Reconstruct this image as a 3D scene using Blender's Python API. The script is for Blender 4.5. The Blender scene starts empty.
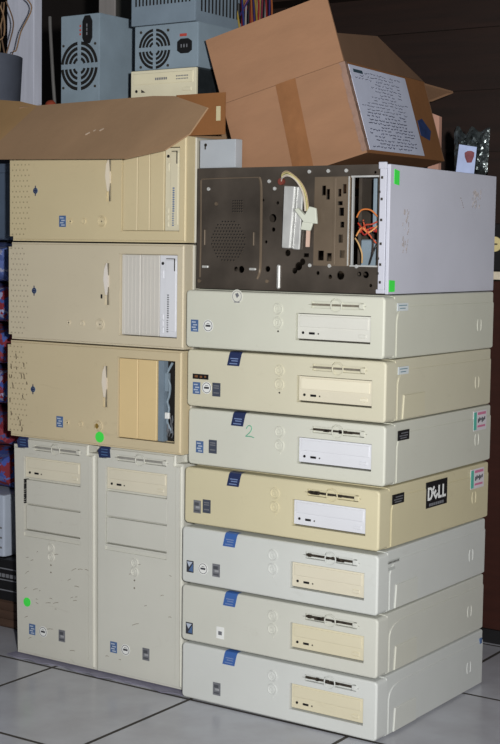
import bpy, bmesh, math, random
from mathutils import Vector, Matrix
random.seed(7)
C = bpy.context.scene.collection
PI = math.pi
BOXROT = ((0.950751, -0.155279, -0.268256), (0.141928, 0.987498, -0.068589), (0.275552, 0.027138, 0.960903))
CAMP = (1.577494, -2.103511, 0.845434)
CAMR = (0.82562, 0.56404, 0.014524)
CAMU = (-0.060767, 0.063299, 0.996143)
CAMF = (-0.560945, 0.823318, -0.086536)
LENS = 102.4007
FLASH = 70
AMB = .09
TILE = (176, 178, 186)

# ------------------------------------------------------------------ materials
def srgb(c):
    return tuple(((v/255)/12.92 if v/255 <= .04045 else ((v/255+.055)/1.055)**2.4) for v in c) + (1,)
def M(name, col, rough=.55, metal=0, var=.08, scale=18, bump=0, bscale=200, stretch=(1,1,1), tint=None, spec=.4):
    m = bpy.data.materials.new(name); m.use_nodes = True
    nt = m.node_tree; N = nt.nodes; L = nt.links
    b = N['Principled BSDF']
    b.inputs['Roughness'].default_value = rough; b.inputs['Metallic'].default_value = metal
    b.inputs['Specular IOR Level'].default_value = spec
    c = srgb(col)
    tc = N.new('ShaderNodeTexCoord'); mp = N.new('ShaderNodeMapping'); mp.inputs['Scale'].default_value = stretch
    L.new(tc.outputs['Object'], mp.inputs['Vector'])
    if var > 0:
        n = N.new('ShaderNodeTexNoise'); n.inputs['Scale'].default_value = scale; n.inputs['Detail'].default_value = 6
        L.new(mp.outputs[0], n.inputs['Vector'])
        r = N.new('ShaderNodeValToRGB'); r.color_ramp.elements[0].position = .3; r.color_ramp.elements[1].position = .7
        d = tint and srgb(tint) or tuple(v*(1-var*2) for v in c[:3]) + (1,)
        r.color_ramp.elements[0].color = d
        r.color_ramp.elements[1].color = c
        L.new(n.outputs['Fac'], r.inputs['Fac']); L.new(r.outputs['Color'], b.inputs['Base Color'])
    else:
        b.inputs['Base Color'].default_value = c
    if bump > 0:
        n2 = N.new('ShaderNodeTexNoise'); n2.inputs['Scale'].default_value = bscale; n2.inputs['Detail'].default_value = 3
        L.new(mp.outputs[0], n2.inputs['Vector'])
        bp = N.new('ShaderNodeBump'); bp.inputs['Strength'].default_value = bump; bp.inputs['Distance'].default_value = .002
        L.new(n2.outputs['Fac'], bp.inputs['Height']); L.new(bp.outputs['Normal'], b.inputs['Normal'])
    return m

# ------------------------------------------------------------------ mesh helpers
def bx(bm, x0, x1, y0, y1, z0, z1, bev=0, seg=2, mat=0):
    r = bmesh.ops.create_cube(bm, size=1)
    vs = r['verts']
    for v in vs:
        v.co = Vector(((x0+x1)/2 + v.co.x*(x1-x0), (y0+y1)/2 + v.co.y*(y1-y0), (z0+z1)/2 + v.co.z*(z1-z0)))
    fs = {f for v in vs for f in v.link_faces}
    for f in fs: f.material_index = mat
    if bev > 0:
        es = list({e for v in vs for e in v.link_edges})
        q = bmesh.ops.bevel(bm, geom=es, offset=bev, segments=seg, profile=.5, affect='EDGES')
        for f in q['faces']: f.material_index = mat
    return bm
def cyl(bm, c, r, h, axis='y', seg=24, r2=None, mat=0):
    """cylinder centred on c along axis, length h"""
    q = bmesh.ops.create_cone(bm, cap_ends=True, cap_tris=False, segments=seg, radius1=r, radius2=r if r2 is None else r2, depth=h)
    rot = {'z': Matrix(), 'y': Matrix.Rotation(PI/2, 4, 'X'), 'x': Matrix.Rotation(PI/2, 4, 'Y')}[axis]
    for v in q['verts']: v.co = (rot @ v.co) + Vector(c)
    for f in {f for v in q['verts'] for f in v.link_faces}: f.material_index = mat
    return bm
def ring(bm, c, r, t, axis='y', seg=24, rad=6, mat=0, sx=1, sz=1):
    """torus; ring radius r, tube radius t, facing axis"""
    g = []
    for i in range(seg):
        a = 2*PI*i/seg; row = []
        for j in range(rad):
            b = 2*PI*j/rad; rr = r + t*math.cos(b)
            p = (rr*math.cos(a)*sx, t*math.sin(b), rr*math.sin(a)*sz)
            if axis == 'x': p = (p[1], p[0], p[2])
            if axis == 'z': p = (p[0], p[2], p[1])
            row.append(bm.verts.new(Vector(p)+Vector(c)))
        g.append(row)
    for i in range(seg):
        for j in range(rad):
            f = bm.faces.new((g[i][j], g[(i+1) % seg][j], g[(i+1) % seg][(j+1) % rad], g[i][(j+1) % rad])); f.material_index = mat
    return bm
def arc_slot(bm, c, r0, r1, a0, a1, y0, y1, seg=8, mat=0):
    """a curved bar in the x-z plane between radii r0, r1"""
    lay = []
    for y in (y0, y1):
        o = [bm.verts.new((c[0]+r1*math.cos(a0+(a1-a0)*i/seg), y, c[1]+r1*math.sin(a0+(a1-a0)*i/seg))) for i in range(seg+1)]
        n = [bm.verts.new((c[0]+r0*math.cos(a0+(a1-a0)*i/seg), y, c[1]+r0*math.sin(a0+(a1-a0)*i/seg))) for i in range(seg+1)]
        lay.append((o, n))
    fs = []
    for i in range(seg):
        (o, n), (p, q) = lay
        fs += [(o[i], o[i+1], n[i+1], n[i]), (p[i], q[i], q[i+1], p[i+1]), (o[i], p[i], p[i+1], o[i+1]), (n[i], n[i+1], q[i+1], q[i])]
    (o, n), (p, q) = lay
    fs += [(o[0], n[0], q[0], p[0]), (o[seg], p[seg], q[seg], n[seg])]
    for f in fs: bm.faces.new(f).material_index = mat
    return bm
def prism(bm, pts, d, mat=0):
    """polygon (3-D points) extruded by vector d"""
    a = [bm.verts.new(Vector(p)) for p in pts]; b = [bm.verts.new(Vector(p)+Vector(d)) for p in pts]; n = len(pts)
    fs = [bm.faces.new(a), bm.faces.new(b[::-1])] + [bm.faces.new((a[i], b[i], b[(i+1) % n], a[(i+1) % n])) for i in range(n)]
    for f in fs: f.material_index = mat
    return bm
def board(bm, pts, t, mat=0):
    """thin board of thickness t on a (nearly) flat polygon"""
    p = [Vector(q) for q in pts]; n = (p[1]-p[0]).cross(p[2]-p[0]).normalized()
    return prism(bm, pts, n*t, mat)
def tube(bm, pts, r, seg=7, mat=0):
    pts = [Vector(p) for p in pts]; rows = []
    up = Vector((.31, .2, .93)).normalized()
    for i, p in enumerate(pts):
        t = (pts[min(i+1, len(pts)-1)] - pts[max(i-1, 0)]).normalized()
        a = t.cross(up).normalized(); b = t.cross(a).normalized()
        rr = r if not isinstance(r, (list, tuple)) else r[i]
        rows.append([bm.verts.new(p + a*rr*math.cos(2*PI*j/seg) + b*rr*math.sin(2*PI*j/seg)) for j in range(seg)])
    for i in range(len(rows)-1):
        for j in range(seg):
            bm.faces.new((rows[i][j], rows[i][(j+1) % seg], rows[i+1][(j+1) % seg], rows[i+1][j])).material_index = mat
    bm.faces.new(rows[0][::-1]).material_index = mat; bm.faces.new(rows[-1]).material_index = mat
    return bm
def spline(ps, n=8):
    ps = [Vector(p) for p in ps]; P = [ps[0]]+ps+[ps[-1]]; out = []
    for i in range(1, len(P)-2):
        for k in range(n):
            t = k/n
            out.append(.5*((2*P[i]) + (-P[i-1]+P[i+1])*t + (2*P[i-1]-5*P[i]+4*P[i+1]-P[i+2])*t*t + (-P[i-1]+3*P[i]-3*P[i+1]+P[i+2])*t**3))
    out.append(ps[-1]); return out
NB = bmesh.new
def mesh_of(name, bm):
    bmesh.ops.recalc_face_normals(bm, faces=bm.faces)
    me = bpy.data.meshes.new(name); bm.to_mesh(me); bm.free()
    return me
def finish(me, mats, smooth=True):
    for m in (mats if isinstance(mats, (list, tuple)) else [mats]): me.materials.append(m)
    if smooth:
        me.polygons.foreach_set('use_smooth', [True]*len(me.polygons)); me.set_sharp_from_angle(angle=math.radians(32))
    return me
def obj(name, bm, mats, parent=None, label=None, loc=(0, 0, 0), rot=(0, 0, 0)):
    me = bm if isinstance(bm, bpy.types.Mesh) else finish(mesh_of(name, bm), mats)
    o = bpy.data.objects.new(name, me); C.objects.link(o); o.location = loc; o.rotation_euler = rot
    wn = o.modifiers.new('even shading', 'WEIGHTED_NORMAL'); wn.keep_sharp = True; wn.weight = 100
    if parent: o.parent = parent
    if label: o['label'] = label
    return o
def thing(name, label, cat, loc=(0, 0, 0), rot=(0, 0, 0), group=None):
    o = bpy.data.objects.new(name, None); C.objects.link(o)
    o.location = loc; o.rotation_euler = rot; o.empty_display_size = .05
    o['label'] = label; o['category'] = cat
    if group: o['group'] = group
    return o
def tag(o, label, cat, group=None):
    o['label'] = label; o['category'] = cat
    if group: o['group'] = group
    return o
def struct(name, bm, m):
    o = obj(name, bm, m); o['kind'] = 'structure'; return o
def cut(base, cutters):
    """boolean difference; returns a mesh"""
    a = bpy.data.objects.new('work', mesh_of('work', base)); C.objects.link(a); tmp = []
    for c in cutters:
        b = bpy.data.objects.new('cutter', mesh_of('cutter', c)); C.objects.link(b); tmp.append(b)
        md = a.modifiers.new('cut', 'BOOLEAN'); md.operation = 'DIFFERENCE'; md.solver = 'EXACT'; md.object = b
    bpy.context.view_layer.update()
    me = bpy.data.meshes.new_from_object(a.evaluated_get(bpy.context.evaluated_depsgraph_get()))
    for o in [a]+tmp: bpy.data.objects.remove(o)
    return me
def text_bm(bm, txt, size, thick, M4, off=0, mat=0):
    cu = bpy.data.curves.new('t', 'FONT'); cu.body = txt; cu.size = size; cu.extrude = thick; cu.offset = off; cu.resolution_u = 3
    cu.align_x = 'CENTER'; cu.align_y = 'CENTER'
    o = bpy.data.objects.new('t', cu); C.objects.link(o); bpy.context.view_layer.update()
    me = bpy.data.meshes.new_from_object(o.evaluated_get(bpy.context.evaluated_depsgraph_get()))
    me.transform(M4); old = set(bm.faces); bm.from_mesh(me)
    for f in bm.faces:
        if f not in old: f.material_index = mat
    bpy.data.objects.remove(o)
    return bm
FRONT = lambda x, y, z, roll=0: Matrix.Translation((x, y, z)) @ Matrix.Rotation(PI/2, 4, 'X') @ Matrix.Rotation(roll, 4, 'Z')       # readable from -y
SIDE = lambda x, y, z, roll=0: Matrix.Translation((x, y, z)) @ Matrix.Rotation(PI/2, 4, 'Z') @ Matrix.Rotation(PI/2, 4, 'X') @ Matrix.Rotation(roll, 4, 'Z')  # readable from +x

# ------------------------------------------------------------------ palette
m_black = M('black plastic', (22, 22, 24), .5, var=.1)
m_dark = M('dark recess plastic', (58, 54, 48), .6, var=.15)
m_blue = M('blue printed badge', (62, 100, 166), .35, var=.05)
m_bluedark = M('dark blue printed badge', (42, 52, 88), .35, var=.05)
m_pale = M('pale print', (176, 186, 202), .4, var=.03)
m_stripe = M('light blue print', (120, 138, 178), .4, var=.03)
m_silver = M('grey silver sticker', (120, 122, 128), .35, var=.15, scale=60)
m_sblue = M('blue grey sticker', (84, 112, 156), .35, var=.15, scale=80)
m_ink = M('black ink', (52, 54, 62), .6, var=.05)
m_white = M('white paper sticker', (226, 228, 226), .5, var=.04)
m_green = M('fluorescent green sticker', (72, 232, 84), .5, var=.06)
m_teal = M('green marker', (108, 178, 148), .6, var=.05)
m_pink = M('pink print', (200, 120, 150), .5, var=.05)
m_brown = M('cardboard', (150, 112, 84), .85, var=.07, scale=9, bump=.25, bscale=60, stretch=(1, 1, 3))
m_brown2 = M('cardboard faded', (158, 128, 98), .85, var=.08, scale=7, bump=.25, bscale=50)
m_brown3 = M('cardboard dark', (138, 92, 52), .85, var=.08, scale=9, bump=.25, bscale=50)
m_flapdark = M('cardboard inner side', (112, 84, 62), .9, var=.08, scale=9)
m_tape = M('brown packing tape', (142, 98, 64), .12, var=.08, scale=30, bump=1.0, bscale=45, spec=.8)
m_psu = M('zinc plated steel', (130, 146, 158), .5, .0, var=.07, scale=20, bump=.1)
m_psu2 = M('zinc plated steel, duller', (118, 133, 146), .5, .0, var=.07, scale=20, bump=.1)
m_chas = M('aged brown steel', (94, 86, 78), .36, .3, var=.28, scale=11, bump=.12, bscale=40)
m_chas2 = M('lighter brown steel', (118, 104, 88), .4, .2, var=.15, scale=10)
m_steel = M('bright steel', (205, 206, 204), .32, .3, var=.1, scale=40)
m_lav = M('white painted steel', (196, 198, 210), .45, var=.05, scale=5, bump=.05)
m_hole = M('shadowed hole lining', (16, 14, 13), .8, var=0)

# dirt: a body plastic with faint brownish scuffs of their own shape
def grubby(name, col, amount=.25, rough=.5, dirt=(120, 104, 80)):
    m = M(name, col, rough, var=.035, scale=6, bump=.06, bscale=500)
    nt = m.node_tree; N = nt.nodes; L = nt.links; b = N['Principled BSDF']
    src = b.inputs['Base Color'].links[0].from_socket
    tc = N.new('ShaderNodeTexCoord'); mp = N.new('ShaderNodeMapping'); mp.inputs['Scale'].default_value = (1.2, 1, 3); mp.inputs['Rotation'].default_value = (0, .5, .3)
    oi = N.new('ShaderNodeObjectInfo'); add = N.new('ShaderNodeVectorMath'); add.operation = 'ADD'
    L.new(tc.outputs['Object'], add.inputs[0]); L.new(oi.outputs['Random'], add.inputs[1]); L.new(add.outputs[0], mp.inputs['Vector'])
    n = N.new('ShaderNodeTexNoise'); n.inputs['Scale'].default_value = 14; n.inputs['Detail'].default_value = 9; n.inputs['Roughness'].default_value = .7; n.inputs['Distortion'].default_value = 1.5
    L.new(mp.outputs[0], n.inputs['Vector'])
    r = N.new('ShaderNodeValToRGB'); r.color_ramp.elements[0].position = .60; r.color_ramp.elements[0].color = (0, 0, 0, 1)
    r.color_ramp.elements[1].position = .74; r.color_ramp.elements[1].color = (amount, amount, amount, 1)
    L.new(n.outputs['Fac'], r.inputs['Fac'])
    mx = N.new('ShaderNodeMix'); mx.data_type = 'RGBA'; mx.inputs['B'].default_value = srgb(dirt)
    L.new(r.outputs['Color'], mx.inputs['Factor']); L.new(src, mx.inputs['A']); L.new(mx.outputs['Result'], b.inputs['Base Color'])
    return m

# ------------------------------------------------------------------ desktop cases
W, H, D = .42, .1101, .426
def rounded_front(x0, x1, y0, y1, z0, z1, r, rtop=None):
    """block whose four front-to-back edges and front rim are rounded"""
    bm = NB(); bx(bm, x0, x1, y0, y1, z0, z1)
    es = [e for e in bm.edges if abs(e.verts[0].co.y-e.verts[1].co.y) > 1e-6]
    bmesh.ops.bevel(bm, geom=es, offset=r, segments=5, profile=.5, affect='EDGES')
    f = [f for f in bm.faces if all(abs(v.co.y-y0) < 1e-6 for v in f.verts)][0]
    bmesh.ops.bevel(bm, geom=list(f.edges), offset=r*.55, segments=4, profile=.5, affect='EDGES')
    return bm
def floppy_cutters(u0, u1, zc, uc, depth=.007):
    a = NB(); bx(a, u0, u1, -.01, depth, zc-.006, zc+.006)
    es = [e for e in a.edges if abs(e.verts[0].co.y-e.verts[1].co.y) > 1e-6]
    bmesh.ops.bevel(a, geom=es, offset=.0055, segments=4, affect='EDGES')
    b = NB(); cyl(b, (uc, -.001, zc), .0125, .009)
    return [a, b]
def dell_bezel_mesh():
    base = rounded_front(0, W, 0, .034, .002, .1072, .0075)
    cs = [NB()]; bx(cs[0], .2422, .3935, -.01, .014, .0262, .0738)
    cs += floppy_cutters(.268, .384, .0895, .324)
    a = NB(); cyl(a, (.205, 0, .0795), .0098, .003); cs.append(a)
    a = NB(); cyl(a, (.205, 0, .055), .0098, .003); cs.append(a)
    a = NB(); bx(a, -.01, W+.01, .0305, .0315, -.01, .2)       # parting line between bezel face and rim
    return cut(base, cs)
dell_bezel = dell_bezel_mesh(); BZ = {}
def share(key, me, mats):
    c = me.copy(); c.materials.clear(); return finish(c, mats)

def add_sticker(parent, kind, u, z, y=-.0006):
    bm = NB()
    if kind == 'blue':          # small blue square with pale stripes
        bx(bm, u-.0085, u+.0085, y, y+.001, z-.011, z+.011, mat=0)
        for k, dz in enumerate((.0065, .0015, -.003, -.0075)): bx(bm, u-.006+(.003 if k % 2 else 0), u+.006-(0 if k % 2 else .003), y-.0003, y, z+dz-.001, z+dz+.0012, mat=1)
        obj('sticker', bm, [m_sblue, m_pale], parent, 'blue sticker with pale stripes')
    elif kind == 'flag':        # dark and pale quartered sticker
        bx(bm, u-.008, u+.008, y, y+.001, z-.011, z+.011, mat=0)
        prism(bm, [(u-.007, y, z+.009), (u+.006, y, z+.009), (u-.002, y, z-.001)], (0, -.0003, 0), 1)
        prism(bm, [(u+.007, y, z-.009), (u+.0065, y, z+.006), (u-.003, y, z-.008)], (0, -.0003, 0), 2)
        obj('sticker', bm, [m_ink, m_pale, m_sblue], parent, 'dark and pale diagonal sticker')
    elif kind == 'grey':
        bx(bm, u-.0085, u+.0085, y, y+.001, z-.012, z+.012, mat=0)
        bx(bm, u-.006, u+.004, y-.0003, y, z+.002, z+.008, mat=1); bx(bm, u-.003, u+.006, y-.0003, y, z-.003, z+.001, mat=2)
        bx(bm, u-.006, u+.006, y-.0003, y, z-.009, z-.006, mat=1)
        obj('sticker', bm, [m_silver, M('smoke print', (80, 82, 88), .4, var=.1), M('light smoke print', (158, 160, 164), .4, var=.1)], parent, 'grey sticker with dark print')
    elif kind == 'darkgrey':
        bx(bm, u-.009, u+.009, y, y+.001, z-.0125, z+.0125, mat=0)
        for dz in (.007, .003, -.006): bx(bm, u-.006, u+.006, y-.0003, y, z+dz-.001, z+dz+.001, mat=1)
        obj('sticker', bm, [M('dark grey sticker', (72, 78, 92), .4, var=.1), m_silver], parent, 'dark grey sticker')
    elif kind == 'round':       # white round sticker with a thin ring and dark word in the middle
        cyl(bm, (u, y+.0005, z), .0112, .001, mat=0); ring(bm, (u, y, z), .0092, .0005, mat=1)
        bx(bm, u-.0055, u+.0055, y-.0003, y, z-.0018, z+.0018, mat=1); bx(bm, u-.003, u+.003, y-.0003, y, z+.0035, z+.0045, mat=1)
        obj('sticker', bm, [m_white, m_ink], parent, 'round white sticker with dark ring')
    elif kind == 'white':
        bx(bm, u-.0085, u+.0085, y, y+.001, z-.011, z+.011, mat=0)
        bx(bm, u-.004, u+.004, y-.0003, y, z-.004, z+.003, mat=1)
        obj('sticker', bm, [m_white, m_silver], parent, 'small white sticker')

def blue_badge(parent, u, zt, w=.027, h=.0255, m=None, r=.011):
    """slanted badge that lies on the bezel face and bends over its top edge"""
    bm = NB(); s = .003; prev = None
    prof = [(-.0008, zt-h), (-.0008, zt-.0047), (.0004, zt-.0012), (.0030, zt+.0005), (.012, zt+.0007)]
    rows = []
    for (y, z) in prof:
        sh = (z-(zt-h))/h*.006
        rows.append([bm.verts.new((u-w/2+sh, y, z)), bm.verts.new((u+w/2+sh, y, z))])
    for a, b in zip(rows, rows[1:]): bm.faces.new((a[0], a[1], b[1], b[0])).material_index = 0
    for k, f in enumerate((.22, .5, .72)):
        z = zt-h+h*f*.72; sh = f*.72*.006
        bx(bm, u-w*.33+sh+(0 if k != 1 else .003), u+w*.3+sh, -.0012, -.0006, z-.0009, z+.0009, mat=1)
    obj('badge', bm, [m or m_blue, m_stripe], parent, 'blue slanted badge over the top edge')

def cd_drive(parent, u0, u1, z0, z1, mat, tray=None, y=.0035, name='cd_drive', line=.52):
    h = z1-z0
    bm = NB(); bx(bm, u0, u1, y, .013, z0, z1, .0006, 1)
    o = obj(name, bm, mat, parent)
    bm = NB(); bx(bm, u0+.005, u1-.005, y-.0015, y+.001, z0+h*(1-line), z1-h*.07, .0006, 1); obj('disc_tray', bm, tray or mat, o)
    zc = z0+h*.2
    bm = NB(); cyl(bm, (u0+.012, y, zc+.002), .0024, .002, seg=14); obj('headphone_jack', bm, m_black, o)
    bm = NB(); bx(bm, u0+.024, u0+.036, y-.0008, y+.001, zc-.0005, zc+.0035, .0005, 1); obj('volume_wheel', bm, m_black, o)
    bm = NB(); bx(bm, u0+.042, u0+.0445, y-.0005, y+.001, zc, zc+.0025); obj('drive_light', bm, m_dark, o)
    bm = NB(); bx(bm, u1-.024, u1-.009, y-.0012, y+.001, zc-.002, zc+.0035, .0006, 1); ring(bm, (u1-.0165, y-.0004, zc+.001), .0075, .0004, sz=.55); obj('eject_button', bm, tray or mat, o)
    return o
def floppy(parent, u0, u1, zc, uc, mat, slotmat, rag=0):
    bm = NB(); bx(bm, u0+.0005, u1-.0005, .0055, .02, zc-.0055, zc+.0055)
    o = obj('floppy_drive', bm, mat, parent)
    bm = NB(); bx(bm, u0+.005, u1-.014, .0022, .0058, zc-.0017, zc+.0019)
    if rag:
        rnd = random.Random(rag)
        for k in range(6):
            a = u0+.008+rnd.random()*(u1-u0-.035); bx(bm, a, a+.004+rnd.random()*.012, .0012, .004, zc-.0034+rnd.random()*.002, zc-.0+rnd.random()*.0035)
    obj('disk_slot', bm, slotmat, o)
    bm = NB(); ring(bm, (uc, .0012, zc-.001), .0108, .0012, seg=28); cyl(bm, (uc, .0052, zc-.001), .0105, .003); obj('thumb_notch', bm, mat, o)
    bm = NB(); bx(bm, u1-.0135, u1-.0035, -.0022, .006, zc-.0045, zc+.0045, .0015, 2); obj('eject_button', bm, mat, o)
def button_set(parent, pts, mat, r=.0078):
    for (u, z) in pts:
        bm = NB(); cyl(bm, (u, .0005, z), r, .002, seg=28); ring(bm, (u, -.0004, z), r*.5, .0009, seg=20); ring(bm, (u, -.0004, z), r+.0012, .0016, seg=28)
        obj('power_button', bm, mat, parent)

def dell(i, label, col, dx, dy, rt, drive, tray, stickers, badge, slot, rag, pad, side=(), bodycol=None):
    rt = math.radians(rt); c, s = math.cos(rt), math.sin(rt)
    loc = (W+dx-c*W, dy-s*W, (6-i)*H + .0002)
    t = thing('desktop_computer', label, 'computer', loc, (0, 0, rt), 'desktop computers in the right stack')
    bz = grubby('bezel plastic %d' % i, col, .10); bd = grubby('painted cover %d' % i, bodycol or tuple(v-5 for v in col), .12, .42)
    bm = NB(); bx(bm, .004, W-.003, .03, D, .0005, .1092, .004, 2); obj('case_body', bm, bd, t)
    # raised cover on the right-hand side, with its swept front corner
    bm = NB(); pts = [(W-.0035, .045, .003), (W-.0035, D-.003, .003), (W-.0035, D-.003, .089), (W-.0035, .085, .089), (W-.0035, .062, .086), (W-.0035, .049, .077), (W-.0035, .045, .066)]
    prism(bm, pts, (.0022, 0, 0)); bmesh.ops.bevel(bm, geom=[e for e in bm.edges if e.verts[0].co.x > W-.002 and e.verts[1].co.x > W-.002], offset=.0012, segments=2, affect='EDGES')
    obj('side_cover', bm, bd, t)
    bm = NB(); bx(bm, W-.004, W-.0005, .0345, .0365, .004, .106)
    obj('seam_strip', bm, bz, t)
    bm = NB()
    for yy in (.357, .367):
        pr = [(W-.0015, yy+(.003 if yy > .36 else -.003)*math.cos(a)*1.0, .047+.0105*math.sin(a)) for a in [math.radians(-80+16*k) for k in range(11)]]
        tube(bm, pr, .0011, 5)
    obj('lock_loop', bm, bz, t)
    if pad:
        bm = NB(); prism(bm, [(W-.0016, .062, .004), (W-.0016, .145, .004), (W-.0016, .143, .0455), (W-.0016, .066, .0455)], (.0028, 0, 0))
        bmesh.ops.bevel(bm, geom=[e for e in bm.edges if e.verts[0].co.x > W+.0008 and e.verts[1].co.x > W+.0008], offset=.0009, segments=1, affect='EDGES')
        obj('foot_cover', bm, grubby('foot cover %d' % i, tuple(v-(4, 5, 8)[k] for k, v in enumerate(col)), .05), t)
    obj('front_bezel', share('b', dell_bezel, bz), None, t)
    cd_drive(t, .2442, .3925, .0290, .0724, drive, tray)
    bm = NB(); bx(bm, .2424, .3933, .0125, .0138, .0264, .0736); obj('bay_gap_shade', bm, m_dark, t)  # dark sheet that paints the shadow line into the gap around the drive
    floppy(t, .268, .384, .0895, .324, bz, slot, rag)
    button_set(t, [(.205, .0795), (.205, .055)], bz)
    bm = NB(); cyl(bm, (.206, -.0002, .040), .0016, .0015, seg=12); obj('indicator_light', bm, m_dark if i < 2 else bz, t)
    if badge: blue_badge(t, badge, .1076, m=m_bluedark if i in (1, 2, 3) else m_blue)
    for (k, u, z) in stickers: add_sticker(t, k, u, z)
    # writing on the side
    X = W-.0012
    for kind in side:
        bm = NB()
        if kind == 'pale':
            bx(bm, X-.001, X+.0004, .045, .083, .082, .0955, .0002, 1, 0)
            for zz, a, b in ((.0915, .05, .078), (.0865, .053, .073)): bx(bm, X+.0003, X+.0007, a, b, zz-.0008, zz+.0008, mat=1)
            obj('side_label', bm, [M('pale label', (205, 212, 214), .5, var=.03), M('teal grey print', (108, 138, 150), .5, var=.03)], t, 'pale label with faint print')
        if kind == 'line':
            bx(bm, X-.001, X+.0004, .032, .078, .085, .091, .0002, 1, 0)
            bx(bm, X-.001, X+.0004, .034, .062, .074, .079, .0002, 1, 0)
            for k in range(9): bx(bm, X+.0003, X+.0007, .034+k*.0046, .0365+k*.0046, .0866, .0895, mat=1)
            obj('side_label', bm, [M('grey label', (176, 180, 176), .5, var=.03), m_dark], t, 'narrow grey label with dark print')
        if kind == 'black':
            bx(bm, X-.001, X+.0004, .047, .088, .0765, .094, .0003, 1, 0)
            for zz, a, b in ((.089, .058, .083), (.0845, .052, .082), (.0805, .055, .078)): bx(bm, X+.0003, X+.0007, a, b, zz-.0008, zz+.0008, mat=1)
            obj('side_label', bm, [m_black, m_silver], t, 'black label with grey print')
        if kind == 'licence':
            bx(bm, X-.001, X+.0004, .346, .402, .064, .102, .0003, 1, 0)
            bx(bm, X+.0003, X+.0007, .346, .358, .066, .100, mat=1); bx(bm, X+.0003, X+.0007, .362, .398, .094, .099, mat=2)
            for k in range(6): bx(bm, X+.0003, X+.0007, .364+k*.0055, .368+k*.0055, .079+(k % 3)*.002, .087+(k % 2)*.002, mat=3)
            bx(bm, X+.0003, X+.0007, .362, .396, .070, .074, mat=2)
            obj('licence_label', bm, [M('white holographic label', (214, 210, 216), .3, var=.06), M('teal print', (88, 178, 160), .4, var=.05), m_pink, m_ink], t, 'white label with teal edge and pink print')
        if kind == 'DELL':
            bx(bm, X-.001, X+.0005, .169, .250, .0525, .1000, .0003, 1, 0)
            z = .077
            for (ch, yy, roll) in (('D', .1835, 0), ('E', .2015, .75), ('L', .2205, 0), ('L', .2365, 0)):
                text_bm(bm, ch, .0285, .0003, SIDE(X+.0008, yy, z, roll) @ Matrix.Diagonal((.92, 1.15, 1, 1)), .0007, 1)
            for k in range(7): bx(bm, X+.0004, X+.0009, .181+k*.0082, .187+k*.0082, .0555, .0605, mat=2)
            obj('name_plate', bm, [m_black, m_white, m_silver], t, 'black nameplate with white letters DELL')
        if kind == 'mark2':
            bx(bm, X-.001, X+.0004, .408, .418, .083, .094, .0003, 1, 0)
            obj('side_label', bm, [m_sblue], t, 'tiny blue sticker')
    return t
d_pale = grubby('drive front pale', (210, 210, 202), .05); d_beige = grubby('drive front beige', (212, 206, 186), .06); d_white = grubby('drive front white', (214, 216, 222), .04)
d_yell = grubby('drive front yellowed', (209, 202, 176), .08); d_trayp = grubby('tray cream', (224, 218, 196), .05)
s_lt = M('light slot', (128, 122, 108), .5, var=.2, scale=120); s_dk = M('dark ragged slot', (80, 72, 62), .45, .3, var=.4, scale=150)
dells = [
 dell(0, 'off-white desktop computer directly under the opened metal case, top of the stack', (203, 204, 190), .0021, -.0099, -.74, d_pale, None, [('blue', .021, .042), ('round', .052, .043)], None, s_lt, 0, False, ('pale',)),
 dell(1, 'cream desktop computer with a black strip above its stickers, second from top', (204, 200, 178), -.0014, .0062, .083, d_beige, d_trayp, [('blue', .023, .036), ('darkgrey', .068, .036), ('round', .046, .038)], .105, s_lt, 0, True, ('pale',)),
 dell(2, 'off-white desktop computer with a green handwritten 2 on its front', (203, 204, 192), -.0027, .0113, -.17, d_white, None, [('blue', .028, .036), ('darkgrey', .058, .039)], .112, s_dk, 3, False, ('black', 'licence')),
 dell(3, 'yellowed desktop computer with a black DELL nameplate on its side', (205, 197, 165), -.0037, -.0027, -.99, d_white, None, [('grey', .031, .035), ('darkgrey', .053, .038)], .112, s_dk, 12, False, ('black', 'DELL', 'licence')),
 dell(4, 'off-white desktop computer right under the yellowed one, three stickers at its lower left', (203, 206, 202), .0005, -.0099, -.44, d_beige, d_beige, [('flag', .020, .033), ('round', .05, .033), ('grey', .08, .034)], .108, s_dk, 5, True, ('line',)),
 dell(5, 'off-white desktop computer with a square white sticker, second from the floor', (200, 201, 192), .0019, -.0086, -.13, d_yell, d_yell, [('flag', .019, .026), ('white', .09, .029)], .109, s_dk, 8, True, ()),
 dell(6, 'off-white desktop computer standing on the floor tiles, lowest of the right stack', (202, 205, 202), .0033, -.0087, -.21, d_yell, d_yell, [('grey', .082, .032)], .108, s_dk, 9, True, ('mark2',)),
]
# first unit: small printed mark instead of the blue badge; second: black strip; third: green 2
bm = NB(); cyl(bm, (.116, -.0002, .0985), .0125, .001, mat=0); ring(bm, (.116, -.0006, .0985), .0098, .0005, mat=1); prism(bm, [(.112, -.0008, .103), (.118, -.0008, .105), (.121, -.0008, .100), (.116, -.0008, .0955)], (0, -.0003, 0), 1)
bx(bm, .110, .122, -.0011, -.0006, .0875, .0892, mat=1)
obj('badge', bm, [grubby('pale badge', (212, 212, 202), .02), m_silver], dells[0], 'round pale badge with a dark mark')
bm = NB(); bx(bm, .014, .05, -.001, .0, .053, .0625, .0003, 1); bx(bm, .019, .026, -.0014, -.0009, .056, .060, mat=1); bx(bm, .031, .036, -.0014, -.0009, .0555, .0595, mat=1); bx(bm, .041, .045, -.0014, -.0009, .0565, .060, mat=1)
obj('sticker', bm, [m_black, M('brown print', (120, 80, 50), .5, var=.1)], dells[1], 'black strip sticker with brown marks')
bm = NB(); tube(bm, spline([(.133, -.0006, .079), (.1365, -.0006, .084), (.1425, -.0006, .0845), (.1445, -.0006, .080), (.141, -.0006, .073), (.1325, -.0006, .0655), (.133, -.0006, .0648), (.142, -.0006, .0655), (.150, -.0006, .0638)]), .0009, 5)
obj('written_number', bm, m_teal, dells[2], 'green handwritten 2')

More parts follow.
